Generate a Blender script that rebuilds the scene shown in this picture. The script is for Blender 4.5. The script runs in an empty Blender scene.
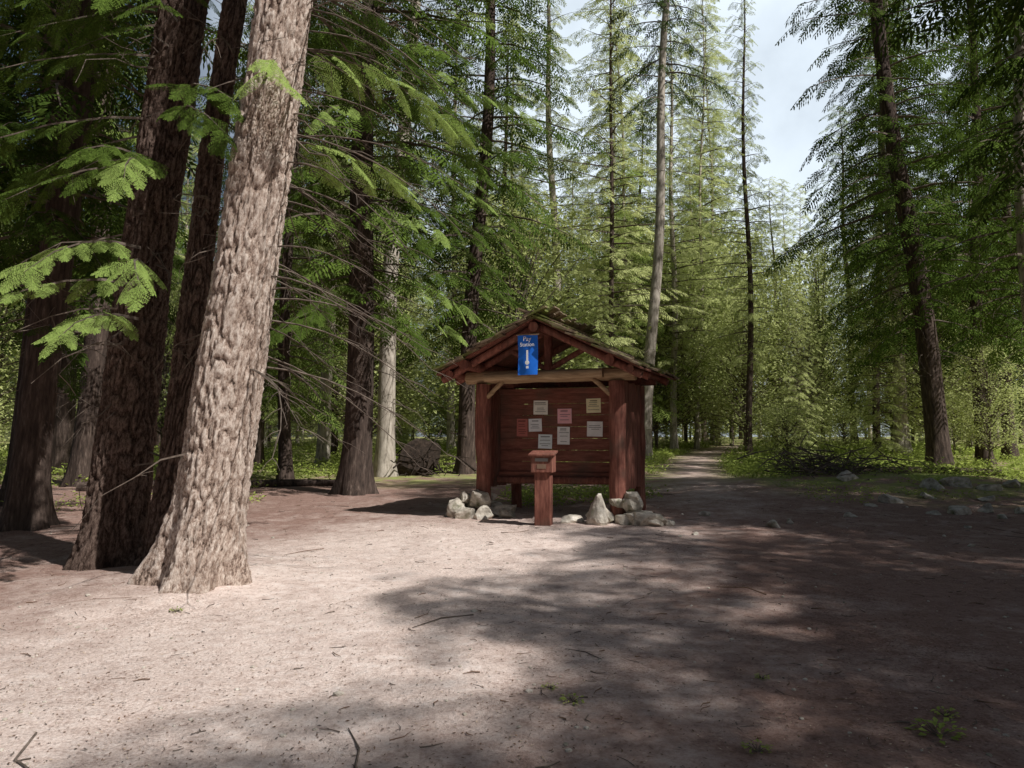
import bpy, bmesh, math, random
import numpy as np
from mathutils import Vector, Matrix, noise
random.seed(7); rng=np.random.default_rng(7)
scene=bpy.context.scene
scene.view_settings.view_transform='Standard'
scene.view_settings.look='None'
scene.view_settings.exposure=0

# ---------------------------------------------------------------- materials
def new_mat(name):
    m=bpy.data.materials.new(name); m.use_nodes=True
    nt=m.node_tree; nt.nodes.clear()
    return m,nt,nt.nodes,nt.links
def ramp(nodes,stops):
    r=nodes.new('ShaderNodeValToRGB'); e=r.color_ramp.elements
    e[0].position=stops[0][0]; e[0].color=(*stops[0][1],1)
    e[1].position=stops[-1][0]; e[1].color=(*stops[-1][1],1)
    for p,c in stops[1:-1]:
        x=e.new(p); x.color=(*c,1)
    return r
def noise_mat(name,stops,scale=(5,5,5),nscale=1.0,detail=8,rough=.9,bump=.3,bdist=.02,spec=.2,extra=None,distort=0.0,coord='Object'):
    m,nt,N,L=new_mat(name)
    tc=N.new('ShaderNodeTexCoord'); mp=N.new('ShaderNodeMapping'); mp.inputs['Scale'].default_value=scale
    L.new(tc.outputs[coord],mp.inputs[0])
    n=N.new('ShaderNodeTexNoise'); n.inputs['Scale'].default_value=nscale; n.inputs['Detail'].default_value=detail
    n.inputs['Roughness'].default_value=.65; n.inputs['Distortion'].default_value=distort
    L.new(mp.outputs[0],n.inputs['Vector'])
    r=ramp(N,stops); L.new(n.outputs['Fac'],r.inputs[0])
    b=N.new('ShaderNodeBsdfPrincipled'); b.inputs['Roughness'].default_value=rough
    b.inputs['Specular IOR Level'].default_value=spec
    col=r.outputs[0]
    if extra:
        n2=N.new('ShaderNodeTexNoise'); n2.inputs['Scale'].default_value=extra[0]; n2.inputs['Detail'].default_value=5
        L.new(tc.outputs[coord],n2.inputs['Vector'])
        r2=ramp(N,[(extra[1],(0,0,0)),(extra[2],(1,1,1))]); L.new(n2.outputs['Fac'],r2.inputs[0])
        mx=N.new('ShaderNodeMix'); mx.data_type='RGBA'; L.new(r2.outputs[0],mx.inputs[0]); L.new(col,mx.inputs[6]); mx.inputs[7].default_value=(*extra[3],1)
        col=mx.outputs[2]
    L.new(col,b.inputs['Base Color'])
    if bump:
        bp=N.new('ShaderNodeBump'); bp.inputs['Strength'].default_value=bump; bp.inputs['Distance'].default_value=bdist
        L.new(n.outputs['Fac'],bp.inputs['Height']); L.new(bp.outputs[0],b.inputs['Normal'])
    o=N.new('ShaderNodeOutputMaterial'); L.new(b.outputs[0],o.inputs[0])
    return m
def leaf_mat(name,dark,light,transl=.35):
    m,nt,N,L=new_mat(name)
    oi=N.new('ShaderNodeObjectInfo'); geo=N.new('ShaderNodeNewGeometry')
    a=N.new('ShaderNodeMath'); a.operation='MULTIPLY'; a.inputs[1].default_value=.5; L.new(oi.outputs['Random'],a.inputs[0])
    ri=N.new('ShaderNodeMath'); ri.operation='MULTIPLY_ADD'; ri.inputs[1].default_value=.5
    L.new(geo.outputs['Random Per Island'],ri.inputs[0]); L.new(a.outputs[0],ri.inputs[2])
    r=ramp(N,[(.0,dark),(1.0,light)]); L.new(ri.outputs[0],r.inputs[0])
    b=N.new('ShaderNodeBsdfDiffuse'); t=N.new('ShaderNodeBsdfTranslucent')
    L.new(r.outputs[0],b.inputs['Color']); L.new(r.outputs[0],t.inputs['Color'])
    mx=N.new('ShaderNodeMixShader'); mx.inputs[0].default_value=transl
    L.new(b.outputs[0],mx.inputs[1]); L.new(t.outputs[0],mx.inputs[2])
    o=N.new('ShaderNodeOutputMaterial'); L.new(mx.outputs[0],o.inputs[0])
    return m
M={}
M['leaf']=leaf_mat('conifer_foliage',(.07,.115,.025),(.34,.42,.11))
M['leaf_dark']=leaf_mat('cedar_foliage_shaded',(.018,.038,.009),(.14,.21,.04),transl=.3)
M['leaf_near']=leaf_mat('cedar_spray',(.20,.29,.07),(.42,.54,.16))  # sunlit copy of the shaded foliage, sun put into the leaf colour
M['leaf_light']=leaf_mat('young_foliage',(.28,.33,.10),(.70,.74,.34),transl=.45)  # young leaves, lightened further in colour to imitate distant haze
M['under']=leaf_mat('undergrowth_leaves',(.14,.20,.04),(.50,.58,.15))
M['bark']=noise_mat('bark',[(.3,(.022,.016,.013)),(.55,(.082,.058,.047)),(.75,(.21,.16,.13))],(9,9,1.6),1.8,8,bump=.9,bdist=.03)
M['bark_light']=noise_mat('pale_bark',[(.3,(.14,.12,.10)),(.5,(.40,.35,.29)),(.75,(.62,.56,.48))],(7,7,2),1.6,8,bump=.6,bdist=.02)
M['twig']=noise_mat('dead_twigs',[(.3,(.06,.045,.035)),(.7,(.2,.16,.13))],(6,6,6),2,bump=0)
M['red']=noise_mat('red_brown_stained_wood',[(.25,(.065,.026,.019)),(.5,(.19,.072,.052)),(.8,(.38,.17,.12))],(14,14,2.2),1.5,7,rough=.8,bump=.4,bdist=.008,extra=(2.3,.5,.75,(.12,.075,.055)))
M['redh']=noise_mat('red_brown_planks',[(.25,(.085,.034,.025)),(.5,(.20,.076,.054)),(.8,(.34,.15,.105))],(2.2,12,14),1.5,7,rough=.8,bump=.4,bdist=.007,extra=(2.0,.5,.75,(.12,.075,.055)))
M['wood']=noise_mat('weathered_log',[(.25,(.15,.095,.055)),(.5,(.36,.25,.145)),(.8,(.56,.43,.28))],(2,14,14),1.4,6,rough=.8,bump=.3,bdist=.006)
M['shake']=noise_mat('roof_shakes',[(.25,(.05,.036,.026)),(.5,(.16,.115,.078)),(.8,(.42,.33,.21))],(3,9,3),2.2,6,bump=.5,bdist=.01,extra=(3.1,.45,.6,(.12,.135,.035)))
M['rock']=noise_mat('granite_rock',[(.3,(.2,.17,.135)),(.5,(.48,.43,.36)),(.72,(.74,.69,.61))],(6,6,6),1.3,9,bump=.7,bdist=.04,extra=(4.2,.56,.7,(.12,.12,.06)))
def flat(name,c,rough=.7):
    return noise_mat(name,[(.3,tuple(x*.85 for x in c)),(.7,c)],(4,4,4),2,3,rough=rough,bump=0)
def near_bark(name,c0,c1,c2):
    m,nt,N,L=new_mat(name)
    at=N.new('ShaderNodeAttribute'); at.attribute_name='ridge'
    tc=N.new('ShaderNodeTexCoord'); mp=N.new('ShaderNodeMapping'); mp.inputs['Scale'].default_value=(30,30,13); L.new(tc.outputs['Object'],mp.inputs[0])
    n=N.new('ShaderNodeTexNoise'); n.inputs['Scale'].default_value=1.6; n.inputs['Detail'].default_value=10; n.inputs['Roughness'].default_value=.78; L.new(mp.outputs[0],n.inputs['Vector'])
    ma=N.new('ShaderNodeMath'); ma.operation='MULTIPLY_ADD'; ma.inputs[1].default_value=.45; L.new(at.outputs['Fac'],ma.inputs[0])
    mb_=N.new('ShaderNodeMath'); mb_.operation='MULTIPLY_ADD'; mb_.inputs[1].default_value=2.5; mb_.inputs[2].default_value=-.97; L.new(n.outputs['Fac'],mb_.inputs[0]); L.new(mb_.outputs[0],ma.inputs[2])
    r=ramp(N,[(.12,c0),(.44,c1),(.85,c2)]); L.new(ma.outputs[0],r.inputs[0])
    n3=N.new('ShaderNodeTexNoise'); n3.inputs['Scale'].default_value=1.3; n3.inputs['Detail'].default_value=4; L.new(tc.outputs['Object'],n3.inputs['Vector'])
    r3=ramp(N,[(.5,(0,0,0)),(.75,(.6,.6,.6))]); L.new(n3.outputs['Fac'],r3.inputs[0])
    mx=N.new('ShaderNodeMix'); mx.data_type='RGBA'; L.new(r3.outputs[0],mx.inputs[0]); L.new(r.outputs[0],mx.inputs[6]); mx.inputs[7].default_value=(*[x*.75 for x in c1],1)
    b=N.new('ShaderNodeBsdfPrincipled'); b.inputs['Roughness'].default_value=.95; b.inputs['Specular IOR Level'].default_value=.1
    L.new(mx.outputs[2],b.inputs['Base Color'])
    bp=N.new('ShaderNodeBump'); bp.inputs['Strength'].default_value=1; bp.inputs['Distance'].default_value=.035; L.new(n.outputs['Fac'],bp.inputs['Height']); L.new(bp.outputs[0],b.inputs['Normal'])
    o=N.new('ShaderNodeOutputMaterial'); L.new(b.outputs[0],o.inputs[0]); return m
M['bark_near']=near_bark('furrowed_bark',(.05,.032,.024),(.48,.355,.285),(.92,.80,.70))  # sunlit copy of the bark, dapple contrast put into its colours
M['bark_near_dark']=near_bark('furrowed_bark_dark',(.02,.013,.010),(.092,.06,.047),(.23,.165,.135))  # same bark, with shade on the rear trunks put into the colour
# ground
m,nt,N,L=new_mat('forest_dirt')
tc=N.new('ShaderNodeTexCoord')
def nz(scale,detail,rough=.6):
    n=N.new('ShaderNodeTexNoise'); n.inputs['Scale'].default_value=scale; n.inputs['Detail'].default_value=detail; n.inputs['Roughness'].default_value=rough
    L.new(tc.outputs['Object'],n.inputs['Vector']); return n
n1=nz(9,10,.75); n2=nz(.55,6); n3=nz(45,6,.75)
r1=ramp(N,[(.28,(.40,.28,.235)),(.5,(.82,.68,.605)),(.7,(.95,.86,.80))]); L.new(n1.outputs['Fac'],r1.inputs[0])
r3=ramp(N,[(.38,(.18,.11,.085)),(.47,(.56,.42,.355)),(.64,(.94,.82,.75))]); L.new(n3.outputs['Fac'],r3.inputs[0])
r2=ramp(N,[(.40,(.18,.18,.18)),(.64,(.65,.65,.65))]); L.new(n2.outputs['Fac'],r2.inputs[0])
mx=N.new('ShaderNodeMix'); mx.data_type='RGBA'; L.new(r2.outputs[0],mx.inputs[0]); L.new(r1.outputs[0],mx.inputs[6]); L.new(r3.outputs[0],mx.inputs[7])
# needle duff off the trodden track, with shade on the right painted in
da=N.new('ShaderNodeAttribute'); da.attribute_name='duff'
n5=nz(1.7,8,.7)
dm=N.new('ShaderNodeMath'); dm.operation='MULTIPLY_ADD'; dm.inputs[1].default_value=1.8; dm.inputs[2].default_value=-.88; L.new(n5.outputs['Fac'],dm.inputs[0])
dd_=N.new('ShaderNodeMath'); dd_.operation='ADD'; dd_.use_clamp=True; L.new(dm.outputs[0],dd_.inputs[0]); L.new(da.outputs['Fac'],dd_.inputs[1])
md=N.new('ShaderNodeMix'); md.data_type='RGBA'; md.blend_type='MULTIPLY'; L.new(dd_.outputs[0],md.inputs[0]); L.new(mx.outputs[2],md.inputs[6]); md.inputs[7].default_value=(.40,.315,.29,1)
ga=N.new('ShaderNodeAttribute'); ga.attribute_name='green'
n4=nz(1.3,6); mg=N.new('ShaderNodeMath'); mg.operation='MULTIPLY'; 
r4=ramp(N,[(.38,(0,0,0)),(.55,(1,1,1))]); L.new(n4.outputs['Fac'],r4.inputs[0]); L.new(r4.outputs[0],mg.inputs[0]); L.new(ga.outputs['Fac'],mg.inputs[1])
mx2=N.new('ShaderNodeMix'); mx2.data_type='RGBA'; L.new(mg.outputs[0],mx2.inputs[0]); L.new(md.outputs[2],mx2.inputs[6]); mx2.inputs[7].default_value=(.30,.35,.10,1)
b=N.new('ShaderNodeBsdfPrincipled'); b.inputs['Roughness'].default_value=1; b.inputs['Specular IOR Level'].default_value=.05
L.new(mx2.outputs[2],b.inputs['Base Color'])
ad=N.new('ShaderNodeMath'); ad.operation='ADD'; L.new(n1.outputs['Fac'],ad.inputs[0]); L.new(n3.outputs['Fac'],ad.inputs[1])
bp=N.new('ShaderNodeBump'); bp.inputs['Strength'].default_value=.7; bp.inputs['Distance'].default_value=.03; L.new(ad.outputs[0],bp.inputs['Height']); L.new(bp.outputs[0],b.inputs['Normal'])
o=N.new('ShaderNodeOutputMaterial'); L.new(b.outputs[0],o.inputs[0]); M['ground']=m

# ---------------------------------------------------------------- mesh helpers
class MB:
    def __init__(s): s.v=[];s.f=[];s.m=[];s.s=[];s.n=0
    def add(s,v,f,mi=0,smooth=False):
        v=np.asarray(v,dtype=np.float64).reshape(-1,3); f=np.asarray(f,dtype=np.int64).reshape(-1,4)
        s.v.append(v); s.f.append(f+s.n); s.n+=len(v)
        s.m.append(np.full(len(f),mi)); s.s.append(np.full(len(f),smooth))
    def mesh(s,name,mats):
        v=np.concatenate(s.v); f=np.concatenate(s.f); me=bpy.data.meshes.new(name)
        me.vertices.add(len(v)); me.vertices.foreach_set('co',v.astype(np.float32).ravel())
        me.loops.add(len(f)*4); me.loops.foreach_set('vertex_index',f.astype(np.int32).ravel())
        me.polygons.add(len(f)); me.polygons.foreach_set('loop_start',(np.arange(len(f))*4).astype(np.int32))
        me.polygons.foreach_set('material_index',np.concatenate(s.m).astype(np.int32))
        me.polygons.foreach_set('use_smooth',np.concatenate(s.s).astype(bool))
        for x in mats: me.materials.append(x)
        me.update(calc_edges=True); return me
    def obj(s,name,mats,parent=None): return add_obj(name,s.mesh(name,mats),parent)
def add_obj(name,data,parent=None,loc=None,rot=None,scale=None):
    ob=bpy.data.objects.new(name,data); scene.collection.objects.link(ob)
    if parent: ob.parent=parent
    if loc is not None: ob.location=loc
    if rot is not None: ob.rotation_euler=rot
    if scale is not None: ob.scale=scale
    return ob
def tube(pts,rad,n=6):
    pts=np.asarray(pts,float); k=len(pts); rad=np.broadcast_to(rad,(k,))
    T=np.gradient(pts,axis=0); T/=np.linalg.norm(T,axis=1)[:,None]+1e-9
    ref=np.array([0,0,1.]) if abs(T[0][2])<.8 else np.array([1.,0,0])
    A=np.cross(T,ref); A/=np.linalg.norm(A,axis=1)[:,None]+1e-9; B=np.cross(T,A)
    th=np.arange(n)*2*np.pi/n
    V=pts[:,None]+rad[:,None,None]*(np.cos(th)[None,:,None]*A[:,None]+np.sin(th)[None,:,None]*B[:,None])
    i=np.arange(k-1)[:,None]*n; j=np.arange(n)[None]; j2=(j+1)%n
    F=np.stack([i+j,i+j2,i+n+j2,i+n+j],-1).reshape(-1,4)
    return V.reshape(-1,3),F
def capped(pts,rad,n=12):
    pts=[np.asarray(p,float) for p in pts]; rad=list(np.broadcast_to(rad,(len(pts),)))
    d0=(pts[0]-pts[1]);d0/=np.linalg.norm(d0)+1e-9; d1=(pts[-1]-pts[-2]); d1/=np.linalg.norm(d1)+1e-9
    P=[pts[0]+d0*.001]+pts+[pts[-1]+d1*.001]; R=[.0005]+rad+[.0005]
    return tube(P,np.array(R),n)
def boxv(c,s,R=None):
    s=np.array(s)/2; v=np.array([[x,y,z] for x in(-1,1) for y in(-1,1) for z in(-1,1)])*s
    if R is not None: v=v@np.asarray(R).T
    f=[[0,1,3,2],[4,6,7,5],[0,4,5,1],[2,3,7,6],[0,2,6,4],[1,5,7,3]]
    return v+np.array(c),f
def rotx(a): c,s=math.cos(a),math.sin(a); return np.array([[1,0,0],[0,c,-s],[0,s,c]])
def roty(a): c,s=math.cos(a),math.sin(a); return np.array([[c,0,s],[0,1,0],[-s,0,c]])
def rotz(a): c,s=math.cos(a),math.sin(a); return np.array([[c,-s,0],[s,c,0],[0,0,1]])
def stack(tv,tf,R,P):
    k=len(P); n=len(tv)
    V=np.einsum('kij,nj->kni',R,tv)+P[:,None]
    F=tf[None]+(np.arange(k)*n)[:,None,None]
    return V.reshape(-1,3),F.reshape(-1,4)

def gz(x,y):
    z=1.3*math.tanh(y/65.)
    z+=.30*math.exp(-((x-9)/4.)**2-((y-19)/2.6)**2)
    z+=.12*math.exp(-((x+3.5)/1.6)**2-((y-8.3)/1.3)**2)
    z+=.10*noise.noise(Vector((x*.13,y*.13,3)))+.035*noise.noise(Vector((x*.6,y*.6,1)))
    if y<22 and abs(x)<18: z+=.014*noise.noise(Vector((x*2.4,y*2.4,5)))+.012*noise.noise(Vector((x*7,y*7,9)))
    return z
def trackx(y): return 3.6+.13*(y-13)+.0035*(y-13)**2

# ---------------------------------------------------------------- ground
xs=np.concatenate([-np.geomspace(400,14,40)[:-1],np.linspace(-14,14,330),np.geomspace(14,400,40)[1:]])
ys=np.concatenate([np.linspace(-300,-4,25)[:-1],np.linspace(-4,2,24)[:-1],np.linspace(2,16,250),np.geomspace(16.1,500,110)[1:]])
V=np.array([[x,y,gz(x,y)] for y in ys for x in xs]); nx=len(xs)
i=np.arange(len(ys)-1)[:,None]*nx; j=np.arange(nx-1)[None]
F=np.stack([i+j,i+j+1,i+nx+j+1,i+nx+j],-1).reshape(-1,4)
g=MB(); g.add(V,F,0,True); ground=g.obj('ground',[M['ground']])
a=ground.data.attributes.new('green','FLOAT','POINT')
X_,Y_=V[:,0],V[:,1]
gr=np.clip((Y_-np.where(X_<1,20,15.5)-1.5*np.sin(X_*.5))/4,0,1)
path=np.exp(-((X_-(3.6+.13*(Y_-13)+.0035*(Y_-13)**2))/1.25)**2)*np.clip((Y_-10)/6,0,1); gr=gr*(1-.95*path)
a.data.foreach_set('value',gr.astype(np.float32))
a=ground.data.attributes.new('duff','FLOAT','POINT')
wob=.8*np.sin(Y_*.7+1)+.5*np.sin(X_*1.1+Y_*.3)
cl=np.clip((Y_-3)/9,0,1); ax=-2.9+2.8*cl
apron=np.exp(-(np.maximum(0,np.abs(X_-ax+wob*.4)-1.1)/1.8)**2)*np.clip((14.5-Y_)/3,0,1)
duff_shade=1-np.clip(np.maximum(apron,path*.4),0,1)
a.data.foreach_set('value',duff_shade.astype(np.float32))

# ---------------------------------------------------------------- frond templates
def frond(nt_,nl,ll,lw,twl=.4,double=False,seed=0):
    r=np.random.default_rng(seed); v=[];f=[]
    def leaf(p,d,L_,W_):
        nn=np.cross(d,[0,0,1.]); nn/=np.linalg.norm(nn)+1e-9
        nn=nn*math.cos(.3)+np.array([0,0,1])*r.uniform(-.5,.5)
        k=len(v); v.extend([p,p+d*L_*.5+nn*W_/2,p+d*L_,p+d*L_*.5-nn*W_/2]); f.append([k,k+1,k+2,k+3])
    def bend(x,y): return np.array([x,y,-.22*x*x-.35*abs(y)+.0])
    for t in range(nt_):
        s=.06+.92*t/nt_
        for sd in(-1,1):
            L2=twl*(1-s)**.8*(.35+.65*min(1,s*4))*r.uniform(.75,1.15)+.05
            an=sd*(math.radians(58)-.25*s+r.uniform(-.1,.1))
            for q in range(nl):
                u=(q+.3)/nl; x=s+math.cos(an)*L2*u; y=math.sin(an)*L2*u
                p=bend(x,y); p2=bend(x+math.cos(an)*.02,y+math.sin(an)*.02); d=(p2-p); d/=np.linalg.norm(d)
                if double:
                    for s2 in(-1,1):
                        dd=rotz(s2*.6)@d; leaf(p,dd,ll*(1.1-.5*u),lw)
                else: leaf(p,d,max(ll*(1.1-.3*u),L2/nl*1.1),lw*(1.15-.5*u))
    for q in range(6):
        x=.5+q*.09; p=bend(x,0); leaf(p,np.array([1,0,-.3]),.12,lw)
    return np.array(v),np.array(f)
FR_LO=[frond(8,2,.17,.065,seed=s) for s in range(3)]
FR_NEAR=[frond(17,7,.055,.021,twl=.38,double=True,seed=s) for s in range(3)]
def axes_from(az,pitch,roll):
    ca,sa=np.cos(az),np.sin(az); cp,sp=np.cos(pitch),np.sin(pitch)
    X=np.stack([ca*cp,sa*cp,sp],-1); Y0=np.stack([-sa,ca,0*ca],-1); Z0=np.cross(X,Y0)
    cr,sr=np.cos(roll)[:,None],np.sin(roll)[:,None]
    Y=Y0*cr+Z0*sr; Z=np.cross(X,Y)
    return np.stack([X,Y,Z],-1)
def limb(B,start,az,L_,pitch,droop,fs,templ,wr,spacing,r,fm=0,wm=1):
    S=np.linspace(0,1,5); p=lambda s:np.stack([start[0]+np.cos(az+.15*s)*L_*s,start[1]+np.sin(az+.15*s)*L_*s,start[2]+L_*(math.tan(pitch)*s-droop*s*s)],-1)
    tv,tf=tube(p(S),wr*(1-.85*S),3); B.add(tv,tf,wm)
    n_=max(3,int(L_/spacing)); k=np.arange(n_)
    s=.2+.8*(k+.5*r.random(n_))/n_; sd=np.where(k%2==0,1,-1)
    A=az+.15*s+sd*(.95-.35*s)*r.uniform(.7,1.2,n_); Pp=-.1-r.random(n_)*.5-droop*s*.5
    sc=fs*(.65+.5*r.random(n_))*(1.05-.4*s)
    s=np.append(s,1.0-.25*fs/L_ if L_>fs else .7); A=np.append(A,az); Pp=np.append(Pp,-.2-droop); sc=np.append(sc,fs*.85)
    R=axes_from(A,Pp,r.uniform(-.55,.55,n_+1))*sc[:,None,None]; P=p(s)
    tm=templ[r.integers(len(templ))]; v,f=stack(tm[0],tm[1],R,P); B.add(v,f,fm)
def crown(name,seed,H,z0,Rr,nb,droop,fs,lm,dead=25,pw=.75,spacing=.3,templ=FR_LO):
    r=np.random.default_rng(seed); B=MB()
    for i in range(nb):
        t=((i+r.random())/nb)**1.05; z=z0+(H-z0)*t
        az=i*2.39996+r.uniform(-.5,.5)
        cl=.75+.55*math.sin(az*2+z*.7+seed)*math.sin(z*1.1+seed)
        L_=Rr*((1-t)**pw)*min(1,.6+t*2.5)*r.uniform(.65,1.15)*max(.45,cl)+.25
        limb(B,(0,0,z),az,L_,.1+.45*t-.15*(1-t),droop*r.uniform(.7,1.3),fs*(.55+.45*min(1,L_/2)),templ,.012+.012*L_,spacing,r)
    for i in range(dead):
        z=r.uniform(1.5,z0+2.5); az=r.uniform(0,6.28); L_=r.uniform(.4,1.8)
        p=[(0,0,z)]
        for q in range(4):
            p.append((math.cos(az)*L_*(q+1)/4+r.uniform(-.05,.05),math.sin(az)*L_*(q+1)/4+r.uniform(-.05,.05),z-.12*L_*((q+1)/4)**2*3+r.uniform(-.06,.06)))
        v,f=tube(p,[.018,.014,.010,.007,.004],3); B.add(v,f,1)
        for q in range(3):
            o_=np.array(p[r.integers(1,5)]); e=o_+r.uniform(-.35,.35,3)+[0,0,-.12]; v,f=tube([o_,(o_+e)/2+r.uniform(-.03,.03,3),e],[.006,.005,.003],3); B.add(v,f,1)
    return B.mesh(name,[lm,M['twig']])
CR={
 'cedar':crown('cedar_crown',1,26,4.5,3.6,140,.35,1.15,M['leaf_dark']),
 'fir':crown('fir_crown',2,29,9,2.9,130,.12,1.0,M['leaf'],dead=45),
 'hemlock':crown('hemlock_crown',3,24,2.5,3.4,140,.35,1.05,M['leaf'],dead=15),
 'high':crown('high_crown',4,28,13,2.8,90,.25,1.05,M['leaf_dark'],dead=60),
 'young':crown('young_crown',5,12,.6,2.3,120,.15,.75,M['leaf_light'],dead=0),
 'fir2':crown('fir_crown_pale',6,27,5,2.8,150,.12,.95,M['leaf_light'],dead=40,pw=.6),
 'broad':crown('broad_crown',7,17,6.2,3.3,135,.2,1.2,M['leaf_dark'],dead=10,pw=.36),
}
HT={'cedar':26,'fir':29,'hemlock':24,'high':28,'young':12,'fir2':27,'broad':17}
def broadleaf(name,seed,H,Rr,nc,nl,size):
    r=np.random.default_rng(seed); B=MB(); c=[]
    for i in range(nc):
        t=r.random(); z=H*(.18+.8*t); az=r.uniform(0,6.28); rr=Rr*math.sin(math.pi*min(1,.15+.8*t))**.7*r.uniform(.3,1.05)
        e=np.array([math.cos(az)*rr,math.sin(az)*rr,z]); c.append(e)
        v,f=tube([(0,0,z*.6),e*.5+np.array([0,0,z*.3+r.uniform(-.1,.2)]),e],[.02,.012,.005],3); B.add(v,f,1)
    c=np.repeat(np.array(c),nl,0)+r.normal(0,1,(nc*nl,3))*np.array([.34,.34,.16])
    k=len(c); tv=np.array([[0,0,0],[.5,.32,.05],[1,0,-.1],[.5,-.32,.05]]); tf=np.array([[0,1,2,3]])
    R=axes_from(r.uniform(0,6.28,k),r.uniform(-.9,.4,k),r.uniform(-.7,.7,k))*(size*r.uniform(.6,1.2,k))[:,None,None]
    v,f=stack(tv,tf,R,c); B.add(v,f,0)
    v,f=tube([(0,0,-.2),(.05,0,H*.4),(0,.05,H*.9)],[.06,.04,.01],6); B.add(v,f,1,True)
    return B.mesh(name,[M['leaf_light'],M['twig']])
BL=[broadleaf('maple_sapling',11,5,1.7,120,60,.10),broadleaf('tall_shrub',12,2.4,1.3,70,50,.10)]

# ---------------------------------------------------------------- trunks
def trunk_mesh(name,H,r0,mat,near=False,seed=0,flare=.45):
    n=128 if near else 14
    zs=np.concatenate([np.arange(-.3,7.4,.03),np.linspace(7.6,H,14)]) if near else np.concatenate([[-.3,0,.15,.35,.7,1.2],np.linspace(2,H,16)])
    th=np.arange(n)*2*np.pi/n; V=[];A=[]
    if near: flare=.42
    for z in zs:
        zz=max(z,0); rb=r0*max(.03,(1-zz/H))**.7+.0
        fl=flare*r0*math.exp(-zz/.4); bx=.05*math.sin(z*.45+seed)*(1 if near else 2.2); by=.05*math.cos(z*.4+seed)
        for t in th:
            c,s=math.cos(t),math.sin(t)
            q=rb+fl*(1+.7*math.sin(4*t+seed)+.4*math.sin(7*t+seed*2))
            d=1.
            if near and z<7.5:
                w=noise.noise(Vector((c*2,s*2,z*1.5+seed)))*.8
                n1=noise.noise(Vector((c*r0*19+w,s*r0*19+w,z*4.6+seed)))
                n2=noise.noise(Vector((c*r0*42,s*r0*42,z*19+seed)))
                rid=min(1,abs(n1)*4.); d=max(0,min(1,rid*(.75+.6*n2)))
                q+=.036*(rid-1)+.018*n2+.03*noise.noise(Vector((c*1.5,s*1.5,z*.7+seed)))
            V.append((c*q+bx-.05*math.sin(seed),s*q+by-.05*math.cos(seed),z)); A.append(d)
    k=len(zs); i=np.arange(k-1)[:,None]*n; j=np.arange(n)[None]; j2=(j+1)%n
    F=np.stack([i+j,i+j2,i+n+j2,i+n+j],-1).reshape(-1,4)
    B=MB(); B.add(V,F,0,True); me=B.mesh(name,[mat])
    at=me.attributes.new('ridge','FLOAT','POINT'); at.data.foreach_set('value',np.array(A,dtype=np.float32))
    return me
def tree(name,x,y,r0,kind,H=None,lean=0,leany=0,mat='bark',near=False,seed=0,rz=None,zoff=0,cs=1.0):
    h=HT[kind]; H=H or h; s=H/h
    t=add_obj(name,trunk_mesh(name+'_trunk',H+.5,r0,M[mat],near,seed),None,(x,y,gz(x,y)-.03),(math.radians(leany),math.radians(lean),0))
    c=add_obj('crown',CR[kind],t,(0,0,zoff),(0,0,rz if rz is not None else random.uniform(0,6.28)),(s*cs,s*cs,s))
    return t
A=tree('douglas_fir_tree',-3.08,7.9,.335,'high',24,lean=8.2,mat='bark_near',near=True,seed=1,cs=.8)
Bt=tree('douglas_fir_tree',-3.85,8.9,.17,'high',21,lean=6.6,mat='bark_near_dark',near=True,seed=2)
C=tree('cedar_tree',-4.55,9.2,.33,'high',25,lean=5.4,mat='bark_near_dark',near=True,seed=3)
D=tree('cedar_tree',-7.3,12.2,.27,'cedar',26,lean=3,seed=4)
tree('cedar_tree',-9.4,15.5,.28,'cedar',25,lean=1,seed=5)
tree('fir_tree',-10.7,20,.30,'fir',27,lean=2,seed=6)
tree('hemlock_tree',-3.5,17.6,.32,'cedar',25,lean=2,seed=7)
tree('fir_tree',-3.8,23.5,.27,'fir',28,lean=3.2,mat='bark_light',seed=8)
tree('hemlock_tree',-1.45,25,.27,'cedar',26,lean=3.0,seed=9)
tree('fir_tree',5.35,32,.25,'high',31,lean=3.2,mat='bark_light',seed=10,cs=.8)
tree('fir_tree',10.4,35,.15,'fir2',22,lean=0,seed=11,cs=.7)
tree('cedar_tree',13.9,26,.36,'cedar',27,lean=-6.2,seed=12)
tree('fir_tree',16.9,35,.30,'fir',27,mat='bark_light',seed=13)
tree('cedar_tree',14.1,21.5,.23,'cedar',24,lean=0,mat='bark_light',seed=14)
tree('cedar_tree',17.6,30,.25,'cedar',27,lean=1,seed=15)
tree('cedar_tree',20.5,33,.25,'cedar',27,lean=1,seed=22)
tree('fir_tree',2.4,40,.26,'fir2',29,lean=-1.5,mat='bark_light',seed=16)
tree('fir_tree',10.9,47,.13,'fir2',29,lean=1.5,mat='bark_light',seed=23,cs=1.25)
tree('fir_tree',15.0,58,.15,'fir2',33,lean=-1,mat='bark_light',seed=24,cs=1.25)
tree('fir_tree',6.6,43,.14,'hemlock',27,lean=-2,mat='bark_light',seed=25,cs=1.15)
tree('fir_tree',-7,30,.24,'fir2',27,mat='bark_light',seed=17)
tree('hemlock_tree',-8.6,27,.22,'hemlock',24,seed=18)
tree('hemlock_tree',-13.5,24,.3,'cedar',25,seed=19)
tree('cedar_tree',-8.6,8.5,.3,'cedar',23,seed=21)
tree('hemlock_tree',-6.2,22,.18,'hemlock',21,seed=28)
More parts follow.
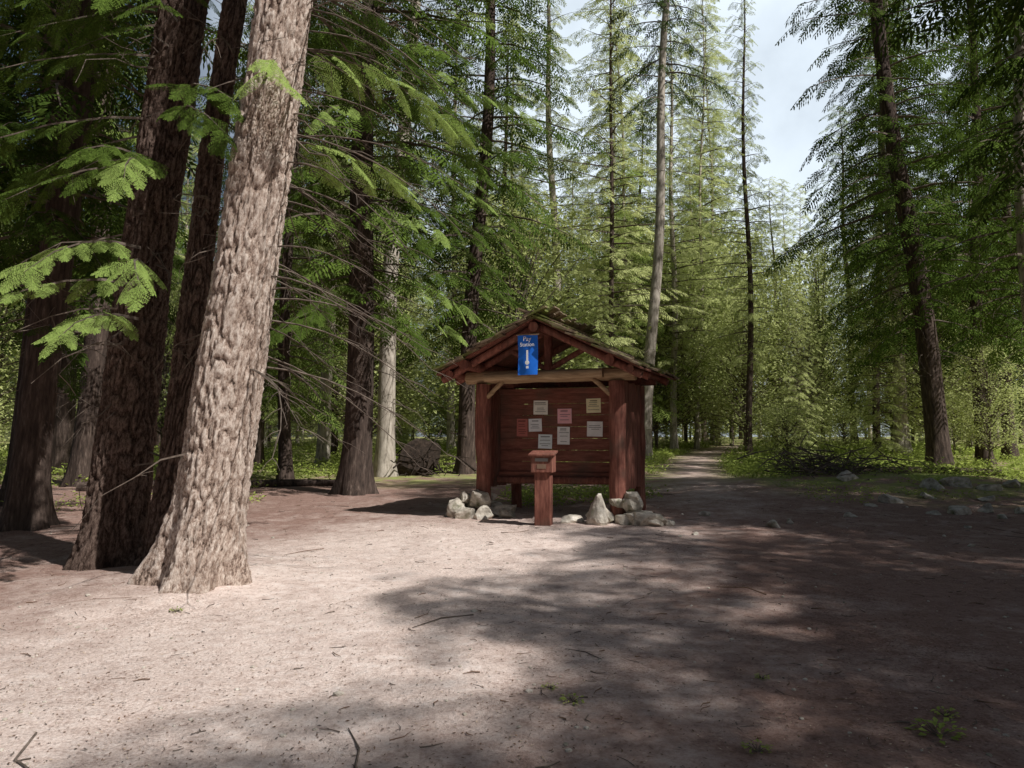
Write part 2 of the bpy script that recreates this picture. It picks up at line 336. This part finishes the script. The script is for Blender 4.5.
# trees on the sunny side of the clearing (right, beside and behind the viewpoint)
SH=[(10.4,-4.9,16.5),(11.4,-1.3,16.8),(13.0,2.1,16.8),(11.7,8.1,19.0),(10.2,11.8,17.5),(15.5,6.2,18),(16.8,11,19),(16.2,-2,19),(18,3,20),(13.4,-7.6,16),(14.0,15.0,18)]
for k,(x,y,h) in enumerate(SH):
    tree('cedar_tree' if k%2 else 'hemlock_tree',x,y,.25,'broad',h,seed=30+k,cs=17/h*1.05)

# distant forest
forest=add_obj('distant_forest',None,None)
TM=[trunk_mesh('forest_trunk',28,.26,M['bark'],seed=50),trunk_mesh('forest_trunk',28,.22,M['bark_light'],seed=51)]
pts=[]; tries=0
while len(pts)<125 and tries<9000:
    tries+=1
    y=random.uniform(34,115); x=random.uniform(-.74,.74)*y+random.uniform(-4,4); q=x/y
    if y<50 and -.05<q<.42 and random.random()<.85: continue
    if q>.42 and 36<y<85 and random.random()<.72: continue
    if any((x-a)**2+(y-b)**2<(3.4+y*.03)**2 for a,b,_,_ in pts): continue
    gap=.315<q<.39
    if gap and y<55: continue
    if gap: kind='fir2'; H=random.uniform(.24,.35)*y
    else:
        kind=random.choice(['fir','fir2','hemlock','fir2','hemlock'] if -.15<q<.45 else ['cedar','fir','hemlock','fir2','cedar'])
        H=random.uniform(22,30)+max(0,(y-60)*.12)
    pts.append((x,y,kind,H))
for x,y,kind,H in pts:
    s=H/HT[kind]; rz=random.uniform(0,6.28); z=gz(x,y); ws=max(s,.8)*random.uniform(.95,1.25)
    lx,ly=random.uniform(-.04,.04),random.uniform(-.05,.05)
    add_obj('crown',CR[kind],forest,(x,y,z),(lx,ly,rz),(ws,ws,s))
    k=random.choice([0,1,1]); w=random.uniform(.5,1.1)*min(1,s+.1)
    add_obj('trunk',TM[k],forest,(x,y,z),(lx,ly,rz),(w,w,H/28.5))
for (x,y) in [(-16,12),(-14,4),(-12,-4),(-6,-13),(3,-16),(-20,20)]:
    s=random.uniform(.85,1.1); k=random.choice(['cedar','hemlock','fir']); z=gz(x,y)
    add_obj('crown',CR[k],forest,(x,y,z),(0,0,random.uniform(0,6)),(s,s,s)); add_obj('trunk',TM[0],forest,(x,y,z),(0,0,0),(1,1,s*HT[k]/28.5))
# understory
und=add_obj('understory_shrubs',None,None)
for i in range(120):
    y=random.uniform(28,80); q=random.uniform(-.7,.7); x=q*y
    if abs(x-trackx(y))<3 and y<40: continue
    ch=random.random(); z=gz(x,y); rz=random.uniform(0,6.28)
    if ch<.4: s=random.uniform(.3,.85); add_obj('young_conifer',CR['young'],und,(x,y,z),(0,0,rz),(s,s,s))
    elif ch<.8: s=random.uniform(.8,2.2); add_obj('sapling',BL[0],und,(x,y,z),(0,0,rz),(s,s,s))
    else: s=random.uniform(.5,1.2); add_obj('shrub',BL[1],und,(x,y,z),(0,0,rz),(s,s,s))
for (x,y,s) in [(5,46,2.0),(8.5,49,2.3),(12,52,2.4),(7,57,3),(16.5,50,2.0),(1.5,52,2.6),(21,54,2.4),(-2,48,2.0),(11,64,3),(17,62,3),(25,50,1.8)]:
    add_obj('sapling',BL[0],und,(x,y,gz(x,y)),(0,0,x),(s,s,s*1.15))
for (x,y,s) in [(9,54,1.1),(14.5,57,1.25),(4,60,1.3),(19.5,58,1.1),(0,56,1.2),(24,62,1.2),(-5,52,1.1),(29,58,1.2)]:
    add_obj('young_conifer',CR['young'],und,(x,y,gz(x,y)),(0,0,x),(s,s,s))
for x in np.linspace(-105,105,64):
    yy=118+8*math.sin(x*1.7); s=random.uniform(2.2,3.2)
    add_obj('shrub',BL[1],und,(float(x),yy,gz(x,yy)-.3),(0,0,float(x)),(s*1.3,s*1.3,s))
# ---------------------------------------------------------------- near hanging cedar limbs
def near_limbs(name,parent,specs,seed,templ=FR_NEAR,fs=.62,spacing=.17,mat='leaf_near'):
    r=np.random.default_rng(seed); B=MB()
    for st,az,L_,pi,dr in specs: limb(B,st,math.radians(az),L_,pi,dr,fs,templ,.02,spacing,r)
    o=B.obj(name,[M[mat],M['twig']]); 
    o.parent=parent; bpy.context.view_layer.update(); o.matrix_parent_inverse=parent.matrix_world.inverted(); return o
rr=random.Random(5)
sp=[((-4.15,8.8,3.7),-102,1.9,.0,.35),((-4.1,8.8,3.5),-74,2.1,.0,.3),((-4.15,8.8,2.9),-90,2.1,.0,.22),((-4.2,8.9,3.3),-130,1.6,.1,.4),((-4.1,8.8,4.6),-80,1.7,.0,.4)]
near_limbs('cedar_limbs',C,sp,21,fs=.5)
sp=[]
for i in range(15): 
    z=rr.uniform(4.7,7.5); sp.append(((-4.5+z*.09,9.1,z),rr.uniform(-200,-50),rr.uniform(1.3,2.4),.05,rr.uniform(.2,.45)))
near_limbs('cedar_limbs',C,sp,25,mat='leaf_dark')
sp=[((-2.45,7.9,4.6),30,1.5,.15,.25),((-2.42,7.7,5.1),-75,.7,.1,.2),((-2.4,7.9,5.6),25,2.0,.1,.3)]
near_limbs('fir_limbs',A,sp,22)
sp=[((-2.3,8.1,6.4),40,2.6,-.05,.4)]
for i in range(9):
    z=rr.uniform(6,7.8); sp.append(((-3.1+z*.14,8,z),rr.uniform(30,120),rr.uniform(1.4,3.),-.05,rr.uniform(.25,.5)))
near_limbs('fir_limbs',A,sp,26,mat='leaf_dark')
Ft=[o for o in scene.objects if o.name.startswith('hemlock_tree')][0]
sp=[((-3.3,17.4,6.4),-58,3.1,.05,.35)]
for i in range(8):
    z=rr.uniform(4.2,9.5); sp.append(((-3.5+z*.035,17.5,z),rr.uniform(-120,0),rr.uniform(2,3.6),.05,rr.uniform(.2,.45)))
near_limbs('hemlock_limbs',Ft,sp,23,fs=.8,spacing=.3)
sp=[]
for i in range(18):
    z=rr.uniform(4.2,11.5); sp.append(((-3.5+z*.035,17.5,z),rr.uniform(-150,20),rr.uniform(2,3.6),.05,rr.uniform(.2,.45)))
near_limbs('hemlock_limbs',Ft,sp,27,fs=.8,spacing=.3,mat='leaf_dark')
sp=[]
for i in range(20):
    z=rr.uniform(3.2,9.5); sp.append(((-7.3+z*.05,12.2,z),rr.uniform(-150,20),rr.uniform(1.8,3.2),.05,rr.uniform(.2,.45)))
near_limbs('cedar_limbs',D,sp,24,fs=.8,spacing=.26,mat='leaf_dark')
# dead hanging twigs on the big trunks
B=MB(); r=np.random.default_rng(9)
for i in range(46):
    z=r.uniform(2.2,6.6); x0=-3.1+z*.14; y0=7.95
    az=r.uniform(-1.2,1.5); L_=r.uniform(.4,2.2); p=np.array([x0,y0,z]); pl=[p.copy()]; dz=r.uniform(-.1,.35)
    for q in range(7):
        az+=r.uniform(-.25,.25); dz-=.14; p=p+np.array([math.cos(az),math.sin(az),dz])*L_/7; pl.append(p.copy())
        if q>1:
            for w in range(2):
                e=p+np.array([math.cos(az+r.uniform(-1.2,1.2)),math.sin(az+r.uniform(-1.2,1.2)),-.5])*r.uniform(.1,.45)
                v,f=tube([p,(p+e)/2+[0,0,.02],e],[.004,.003,.0015],3); B.add(v,f,0)
    v,f=tube(pl,np.linspace(.011,.003,8),4); B.add(v,f,0)
o=B.obj('dead_twigs',[M['twig']]); o.parent=A; bpy.context.view_layer.update(); o.matrix_parent_inverse=A.matrix_world.inverted()

# ---------------------------------------------------------------- rocks
def rock_data(seed,size,sub=3):
    bm=bmesh.new(); bmesh.ops.create_icosphere(bm,subdivisions=sub,radius=1)
    rr_=random.Random(seed); cuts=[(Vector((rr_.gauss(0,1),rr_.gauss(0,1),rr_.gauss(0,1))).normalized(),rr_.uniform(.42,.8)) for _ in range(12)]
    for v in bm.verts:
        c=v.co.copy()
        for n_,d in cuts:
            k=c.dot(n_)
            if k>d: c-=n_*(k-d)
        c*=1+.12*noise.noise(c*2+Vector((seed,0,0)))+.05*noise.noise(c*7+Vector((seed,0,0)))
        v.co=Vector((c.x*size[0],c.y*size[1],c.z*size[2]))
    me=bpy.data.meshes.new('rock'); bm.to_mesh(me); bm.free(); me.materials.append(M['rock']); return me
def rock(name,loc,size,seed,parent=None):
    return add_obj(name,rock_data(seed,size),parent,loc,(random.uniform(-.3,.3),random.uniform(-.3,.3),random.uniform(0,6)))
for k,(x,y,s) in enumerate([(9.6,17.4,.4),(10.1,16.9,.3),(8.8,17.0,.34),(10.7,17.3,.26),(7.6,18.2,.3),(3.9,12.1,.16),(4.3,12.5,.1),(3.2,13.4,.12),(7.2,15.3,.24),(2.4,12.3,.14),(2.2,13.1,.12),(2.55,11.3,.07),(11.3,16.2,.3),(5.6,13.3,.12),(9.2,15.6,.22),(8.2,15.9,.18),
    (7.9,14.2,.27),(8.5,14.4,.22),(8.9,14.0,.2),(7.3,14.0,.13),(6.6,14.9,.14),(8.2,13.5,.12),(7.0,12.4,.08),(5.9,10.4,.06)]):
    rock('rock',(x,y,gz(x,y)+s*.1),(s*1.15,s*.8,s*.6),k+60)

# ---------------------------------------------------------------- kiosk
kz=gz(.59,13)-.02
K=add_obj('information_kiosk',None,None,(.59,13,kz),(0,0,math.radians(-22)))
def part(name,B,mats): return B.obj(name,mats,K)
def box_part(name,c,s,mat,R=None,bev=.006,parent=K):
    v,f=boxv(c,s,R); B=MB(); B.add(v,f); me=B.mesh(name,[M[mat]] if isinstance(mat,str) else [mat])
    o=add_obj(name,me,parent)
    md=o.modifiers.new('b','BEVEL'); md.width=bev; md.segments=2; return o
def log(name,p0,p1,r_,mat='red',seed=0,n=8,ns=16):
    r=np.random.default_rng(seed); p0=np.array(p0,float);p1=np.array(p1,float); t=np.linspace(0,1,n)[:,None]
    P=p0+(p1-p0)*t; P[1:-1]+=r.normal(0,r_*.05,(n-2,3))
    v,f=capped(P,r_*r.uniform(.93,1.07,n),ns); B=MB(); B.add(v,f,0,False); return part(name,B,[M[mat]])
PX=1.15
for k,(x,y) in enumerate([(-PX,0),(PX,0),(-PX,1.5),(PX,1.5)]):
    log('post_%d'%(k+1),(x,y,-.1),(x,y,2.22),.13 if k<2 else .1,'red',k)
for sgn in(-1,1):
    B=MB(); y=.13; q=0
    while y<1.42:
        w=.15; v,f=boxv((sgn*(PX+.02+.004*(q%2)),y+w/2,1.36),(.035,w-.006,1.72+.02*((q*7)%3)),None); B.add(v,f); y+=w; q+=1
    part('side_wall',B,[M['red']])
B=MB()
for q in range(7):
    v,f=boxv((0,.65+.002*(q%2),.82+.197*q),(2.22,.03,.192)); B.add(v,f)
part('notice_board',B,[M['redh']])
for z in(.70,2.12): box_part('board_rail',(0,.61,z),(2.24,.07,.09),'redh')
log('lower_rail',(-1.1,.5,.60),(1.1,.5,.62),.06,'red',9)
log('tie_beam',(-1.45,0,2.33),(1.45,0,2.33),.105,'wood',11)
log('front_beam',(-1.0,-.3,2.30),(1.0,-.28,2.33),.07,'wood',12)
log('rear_beam',(-1.45,1.5,2.33),(1.45,1.5,2.33),.10,'red',13)
for sgn in(-1,1):
    log('plate_log',(sgn*1.2,-.68,2.50),(sgn*1.2,2.0,2.50),.085,'red',14+sgn)
    log('eave_log',(sgn*1.5,-.6,2.36),(sgn*1.5,2.0,2.36),.06,'red',17+sgn)
log('ridge_log',(0,-.7,3.05),(0,2.0,3.05),.08,'red',20)
for k,y in enumerate((-.5,0.02,1.5)):
    for sgn in(-1,1): log('rafter',(sgn*1.66,y,2.27),(sgn*.04,y,3.07),.06,'red',21+k)
log('king_post',(0,0,2.42),(0,0,3.0),.07,'red',30)
for sgn in(-1,1):
    log('truss_strut',(sgn*.05,0,2.45),(sgn*.62,.0,2.75),.045,'red',31)
    log('corner_brace',(sgn*1.12,-.05,1.95),(sgn*.78,-.05,2.26),.04,'wood',32)
sl=math.atan2(.83,1.68); 
for sgn in(-1,1):
    R=roty(sgn*sl); 
    box_part('roof_deck',(sgn*.86,.68,2.765),(1.88,2.7,.03),'red',R)
    B=MB(); r=np.random.default_rng(40+sgn)
    for row in range(11):
        d=.06+row*.18; y=-.80+r.uniform(-.05,.05)
        while y<2.1:
            w=r.uniform(.08,.2); dd=1.98-d+r.uniform(-.09,.09)
            Rr_=roty(sgn*(sl-.075+r.uniform(-.08,.06)))@rotx(r.uniform(-.1,.1))
            cx=(dd-.17)*math.cos(sl); cz=3.22-(dd-.17)*math.sin(sl)
            v,f=boxv((sgn*cx,y+w/2,cz+r.uniform(-.006,.028)),(.38,w-.008,.028),Rr_); B.add(v,f); y+=w
    part('roof_shakes',B,[M['shake']])
B=MB(); y=-.78
while y<2.05:
    for sgn in(-1,1):
        v,f=boxv((sgn*.075,y+.15,3.25),(.19,.29,.02),roty(sgn*(sl-.02))); B.add(v,f)
    y+=.3
part('ridge_cap',B,[M['shake']])
def paper(px,z,w,h,c,name='notice'):
    mm=flat(name+'_paper',c); box_part(name,(px,.629,z),(w,.004,h),mm,roty(random.uniform(-.03,.03)),.0005)
    ink=flat(name+'_print',tuple(x*.35 for x in c)); B=MB(); n_=int(h/.03)
    for q in range(1,n_-1):
        if random.random()<.75:
            ww=w*random.uniform(.45,.8); v,f=boxv((px+random.uniform(-.01,.01),.625,z+h/2-.03*(q+.3)),(ww,.001,.010 if q>1 else .02)); B.add(v,f)
    if B.v: part(name+'_text',B,[ink])
o0=-.26
for px,z,w,h,c in [(-.36,2.08,.26,.24,(.88,.87,.78)),(-.46,1.78,.24,.22,(.86,.88,.9)),(.07,1.93,.25,.25,(.9,.5,.54)),(.58,2.10,.25,.24,(.9,.84,.54)),
    (-.70,1.74,.2,.3,(.5,.17,.14)),(-.28,1.50,.25,.24,(.8,.88,.9)),(.05,1.60,.22,.3,(.88,.88,.86)),(.60,1.71,.27,.25,(.9,.9,.88))]:
    paper(px,z+o0+.02,w,h,c)
blue=flat('banner_blue',(.02,.17,.72),.5); wh=flat('banner_white',(.88,.9,.88))
BX=-.09
gx=np.linspace(-.165,.165,9); gzv=np.linspace(2.30,2.92,13); V=[(BX+x,-.70-.012*math.sin(x*16+z*3)-.008*math.sin(z*9),z) for z in gzv for x in gx]
F=[[i*9+j,i*9+j+1,(i+1)*9+j+1,(i+1)*9+j] for i in range(12) for j in range(8)]
B=MB(); B.add(V,F,0,True); part('banner',B,[blue])
log('banner_rod',(BX-.19,-.70,2.93),(BX+.19,-.70,2.93),.012,'wood',41)
def text(s,size,loc,mat):
    cu=bpy.data.curves.new('lettering','FONT'); cu.body=s; cu.size=size; cu.align_x='CENTER'; cu.extrude=.001; cu.materials.append(mat)
    add_obj('banner_lettering',cu,K,loc,(math.radians(90),0,0))
text('Pay',.10,(BX,-.725,2.83),wh); text('Station',.085,(BX,-.725,2.745),wh)
B=MB()
for c,s in [((BX,-.722,2.60),(.03,.003,.17)),((BX,-.7221,2.42),(.04,.003,.04))]:
    v,f=boxv(c,s); B.add(v,f)
part('banner_arrow',B,[wh])
B=MB(); v,f=capped([(BX,-.724,2.49),(BX,-.728,2.49)],.035,14); B.add(v,f); part('banner_emblem',B,[wh])
def pile(cx,cy,n_,seed):
    r=random.Random(seed)
    for i in range(n_):
        lvl=0 if i<n_*.6 else 1
        a=r.uniform(0,6.28); d=r.uniform(.18,.5) if lvl==0 else r.uniform(.05,.27)
        s=r.uniform(.16,.26)*(1-.15*lvl)
        rock('stone_base',(cx+math.cos(a)*d,cy+math.sin(a)*d*.8,.08+lvl*.24),(s*1.25,s,s*.85),seed*50+i,K)
pile(-1.2,-.02,17,3); pile(1.25,.05,15,4)
rock('stone_base',(.93,-.45,.2),(.23,.18,.3),401,K); rock('stone_base',(-1.5,-.25,.14),(.24,.2,.2),402,K); rock('stone_base',(.5,-.35,.05),(.24,.17,.09),403,K); rock('stone_base',(1.75,0,.08),(.22,.2,.15),404,K)

# fee post
fz=gz(.48,12.25); FP=add_obj('fee_box_post',None,None,(.48,12.25,fz),(0,0,math.radians(-14)))
box_part('post',(0,0,.36),(.25,.2,.9),'red',None,.015,FP)
box_part('box',(0,-.01,.93),(.34,.27,.27),'red',None,.012,FP)
box_part('sloped_cap',(0,-.02,1.085),(.40,.34,.035),'red',rotx(.16),.008,FP)
box_part('slot_plate',(0,-.149,.99),(.2,.006,.05),flat('slot_metal',(.2,.19,.18),.4),None,.001,FP)
box_part('label',(0,-.149,.89),(.14,.004,.07),flat('label_paper',(.20,.13,.09)),None,.001,FP)

# ---------------------------------------------------------------- litter
def zarr(x,y): return np.array([gz(a,b) for a,b in zip(x,y)])
r=np.random.default_rng(77); n_=52000
y=2+16*r.random(n_)**1.3; x=r.uniform(-.8,.8,n_)*(y+1.5); z=zarr(x,y)
tv=np.array([[0,0,0],[.5,.28,.03],[1,0,0],[.5,-.28,.02]]); tf=np.array([[0,1,2,3]])
R=axes_from(r.uniform(0,6.28,n_),r.uniform(-.25,.35,n_),r.uniform(-.5,.5,n_)); S=np.stack([r.uniform(.006,.028,n_),r.uniform(.005,.022,n_),np.full(n_,.02)],-1)
R=R*S[:,None,:]
B=MB(); v,f=stack(tv,tf,R,np.stack([x,y,z+.004],-1)); B.add(v,f,0)
B.m=[r.choice([0,0,1,2],len(f))]
for i in range(1300):
    yy=2+15*r.random()**1.2; xx=r.uniform(-.75,.75)*(yy+1)
    if -4<xx<-.5 and yy<9 and r.random()<.5: continue
    L_=r.uniform(.02,.13) if i>60 else r.uniform(.25,.7); az=r.uniform(0,6.28)
    p=np.array([xx,yy,gz(xx,yy)+.006]); m_=p+np.array([math.cos(az),math.sin(az),0])*L_/2+r.normal(0,L_*.05,3)*[1,1,.2]; e=p+np.array([math.cos(az+.2),math.sin(az+.2),.02])*L_
    e[2]=gz(e[0],e[1])+.008; w=.0015+.003*r.random()*(1.8 if i<=60 else 1); v,f=tube([p,m_,e],[w,w*.9,w*.5],4); B.add(v,f,int(r.choice([0,1])))
B.obj('forest_litter',[noise_mat('litter_brown',[(.3,(.09,.055,.035)),(.7,(.24,.15,.10))],(5,5,5),2,bump=0),M['twig'],noise_mat('litter_tan',[(.3,(.34,.25,.18)),(.7,(.6,.48,.37))],(5,5,5),2,bump=0)])
bm=bmesh.new(); rp=random.Random(3)
for i in range(600):
    yy=2.2+14*rp.random()**1.3; xx=rp.uniform(-.75,.75)*(yy+1); s=rp.uniform(.005,.016)*(2 if rp.random()<.05 else 1)
    mt=Matrix.Translation((xx,yy,gz(xx,yy)+s*.2))@Matrix.Rotation(rp.uniform(0,6),4,'Z')@Matrix.Diagonal((s*1.3,s,s*.7,1))
    bmesh.ops.create_icosphere(bm,subdivisions=1,radius=1,matrix=mt)
me=bpy.data.meshes.new('pebbles'); bm.to_mesh(me); bm.free(); me.materials.append(M['rock']); add_obj('pebbles',me)
def undergrowth(name,regions,seed,mat='under'):
    r=np.random.default_rng(seed); B=MB()
    for (x0,x1,y0,y1,nc,nl,h,ls) in regions:
        cx=r.uniform(x0,x1,nc); cy=r.uniform(y0,y1,nc)
        keep=np.array([noise.noise(Vector((a*.45,b*.45,2)))>-.15 and abs(a-trackx(b))>1.1 for a,b in zip(cx,cy)]); cx=cx[keep];cy=cy[keep]
        if len(cx)==0: continue
        cz=zarr(cx,cy); k=len(cx)*nl
        c=np.repeat(np.stack([cx,cy,cz],-1),nl,0); off=r.normal(0,1,(k,3))*np.array([.16,.16,0]); off[:,2]=np.abs(r.normal(.5,.35,k))*h
        R=axes_from(r.uniform(0,6.28,k),r.uniform(-.5,.8,k),r.uniform(-.6,.6,k))*(ls*r.uniform(.5,1.3,k))[:,None,None]
        v,f=stack(np.array([[0,0,0],[.5,.22,.05],[1,0,-.1],[.5,-.22,.05]]),tf,R,c+off); B.add(v,f,0)
    return B.obj(name,[M[mat]])
undergrowth('undergrowth',[(5,24,19,34,1500,22,.28,.12),(-22,-4.5,19,34,1400,22,.28,.12),(-4,10,24,45,1300,22,.25,.13),(0,2.8,15.0,19,160,26,.2,.09),(10,28,34,60,1100,22,.35,.18),(-30,0,34,60,1200,22,.35,.18),(6,14,15,19,160,24,.12,.07),(-9,-5,14,19,60,24,.15,.08)],5)
def plant(x,y,s,seed):
    r=np.random.default_rng(seed); B=MB(); k=46
    P=np.zeros((k,3)); a=r.uniform(0,6.28,k); d=r.uniform(.1,1,k)**.6*s; P[:,0]=np.cos(a)*d; P[:,1]=np.sin(a)*d; P[:,2]=r.uniform(.15,.9,k)*s*.6
    R=axes_from(a+r.uniform(-.6,.6,k),r.uniform(-.3,.5,k),r.uniform(-.4,.4,k))*(s*.42*r.uniform(.6,1.2,k))[:,None,None]
    v,f=stack(np.array([[0,0,0],[.5,.3,.06],[1,0,-.08],[.5,-.3,.06]]),tf,R,P); B.add(v,f,0)
    for q in range(0,k,3):
        v,f=tube([(0,0,0),P[q]*.6,P[q]],[.003,.002,.001],3); B.add(v,f,1)
    o=B.obj('seedling_plant',[M['under'],M['twig']]); o.location=(x,y,gz(x,y))
for k,(x,y,s) in enumerate([(2.13,4.1,.11),(.33,4.5,.06),(1.15,3.85,.06),(2.3,4.35,.06),(.22,4.75,.04),(1.5,4.9,.04),(-2.85,6.9,.05)]): plant(x,y,s,k+90)
def tangle(name,x,y,s,h,n_,seed,rad,mats):
    r=np.random.default_rng(seed); B=MB(); z=gz(x,y)
    for i in range(n_):
        c=np.array([x,y,z])+np.append(r.normal(0,s*.45,2),abs(r.normal(0,h*.45))); d=r.normal(0,1,3); d[2]*=.4; d/=np.linalg.norm(d); L_=r.uniform(.3,1)*s
        m_=c+r.normal(0,.06,3); w=rad*r.uniform(.3,1.2); v,f=tube([c-d*L_/2,m_,c+d*L_/2],[w,w*.8,w*.3],5); B.add(v,f,0)
    return B.obj(name,mats)
tangle('brush_pile',7.9,19.8,1.5,.5,260,1,.018,[M['twig']])
# upturned root plate of a fallen tree
darkroot=noise_mat('root_earth',[(.3,(.012,.009,.007)),(.7,(.06,.042,.032))],(6,6,6),1.5,8,bump=.9,bdist=.06)
me=rock_data(777,(.85,.45,.75)); me.materials.clear(); me.materials.append(darkroot)
RP=add_obj('uprooted_stump',me,None,(-2.7,24,gz(-2.7,24)+.35),(.2,0,.4))
tg=tangle('roots',-2.7,24,1.0,.9,90,2,.035,[darkroot]); tg.parent=RP; bpy.context.view_layer.update(); tg.matrix_parent_inverse=RP.matrix_world.inverted()
def fallen(x,y,az,L_,r_):
    B=MB(); d=np.array([math.cos(az),math.sin(az)]); P=[]
    for t in np.linspace(-.5,.5,9): X=x+d[0]*L_*t; Y=y+d[1]*L_*t; P.append((X,Y,gz(X,Y)+r_*.6))
    v,f=capped(P,np.linspace(r_,r_*.6,9),12); B.add(v,f); B.obj('fallen_log',[M['bark']])
fallen(-7,19,.2,6,.13); fallen(12,23,-.15,7,.14); fallen(-1,28,.1,5,.15)

# ---------------------------------------------------------------- light, sky, camera
el=math.radians(48); S=Vector((.8*math.cos(el),-.6*math.cos(el),math.sin(el)))
sd=bpy.data.lights.new('sun','SUN'); sd.energy=5; sd.angle=math.radians(.5); sd.color=(1,.975,.94)
so=bpy.data.objects.new('sun',sd); scene.collection.objects.link(so); so.rotation_euler=S.to_track_quat('Z','Y').to_euler()
w=bpy.data.worlds.new('World'); scene.world=w; w.use_nodes=True; nt=w.node_tree; N=nt.nodes; L=nt.links
sky=N.new('ShaderNodeTexSky'); sky.sky_type='NISHITA'; sky.sun_disc=False; sky.sun_elevation=el; sky.sun_rotation=math.atan2(.8,-.6)
sky.dust_density=2
# added white patch of sky ahead, brightens canopy gaps without lifting the shade
tc=N.new('ShaderNodeTexCoord'); dp=N.new('ShaderNodeVectorMath'); dp.operation='DOT_PRODUCT'
L.new(tc.outputs['Generated'],dp.inputs[0]); dv=Vector((.22,.9,.38)).normalized(); dp.inputs[1].default_value=dv
cn=N.new('ShaderNodeTexNoise'); cn.inputs['Scale'].default_value=4.5; cn.inputs['Detail'].default_value=7; L.new(tc.outputs['Generated'],cn.inputs['Vector'])
ca=N.new('ShaderNodeMath'); ca.operation='MULTIPLY_ADD'; ca.inputs[1].default_value=.4; L.new(cn.outputs['Fac'],ca.inputs[0]); L.new(dp.outputs['Value'],ca.inputs[2])
mr=N.new('ShaderNodeMapRange'); mr.interpolation_type='SMOOTHSTEP'; mr.inputs[1].default_value=.98; mr.inputs[2].default_value=1.24; mr.inputs[3].default_value=0; mr.inputs[4].default_value=.95
L.new(ca.outputs[0],mr.inputs[0])
mx=N.new('ShaderNodeMix'); mx.data_type='RGBA'; L.new(mr.outputs[0],mx.inputs[0]); L.new(sky.outputs[0],mx.inputs[6]); mx.inputs[7].default_value=(18.5,20.8,23.0,1)
bg=N['Background']; bg.inputs[1].default_value=.05; L.new(mx.outputs[2],bg.inputs[0])
cd=bpy.data.cameras.new('camera'); cd.lens=28.1; cd.sensor_width=36; cd.clip_end=3000; cd.clip_start=.05
co=bpy.data.objects.new('camera',cd); scene.collection.objects.link(co); co.location=(0,0,1.6+gz(0,0)); co.rotation_euler=(math.radians(90+3.75),0,0)
scene.camera=co
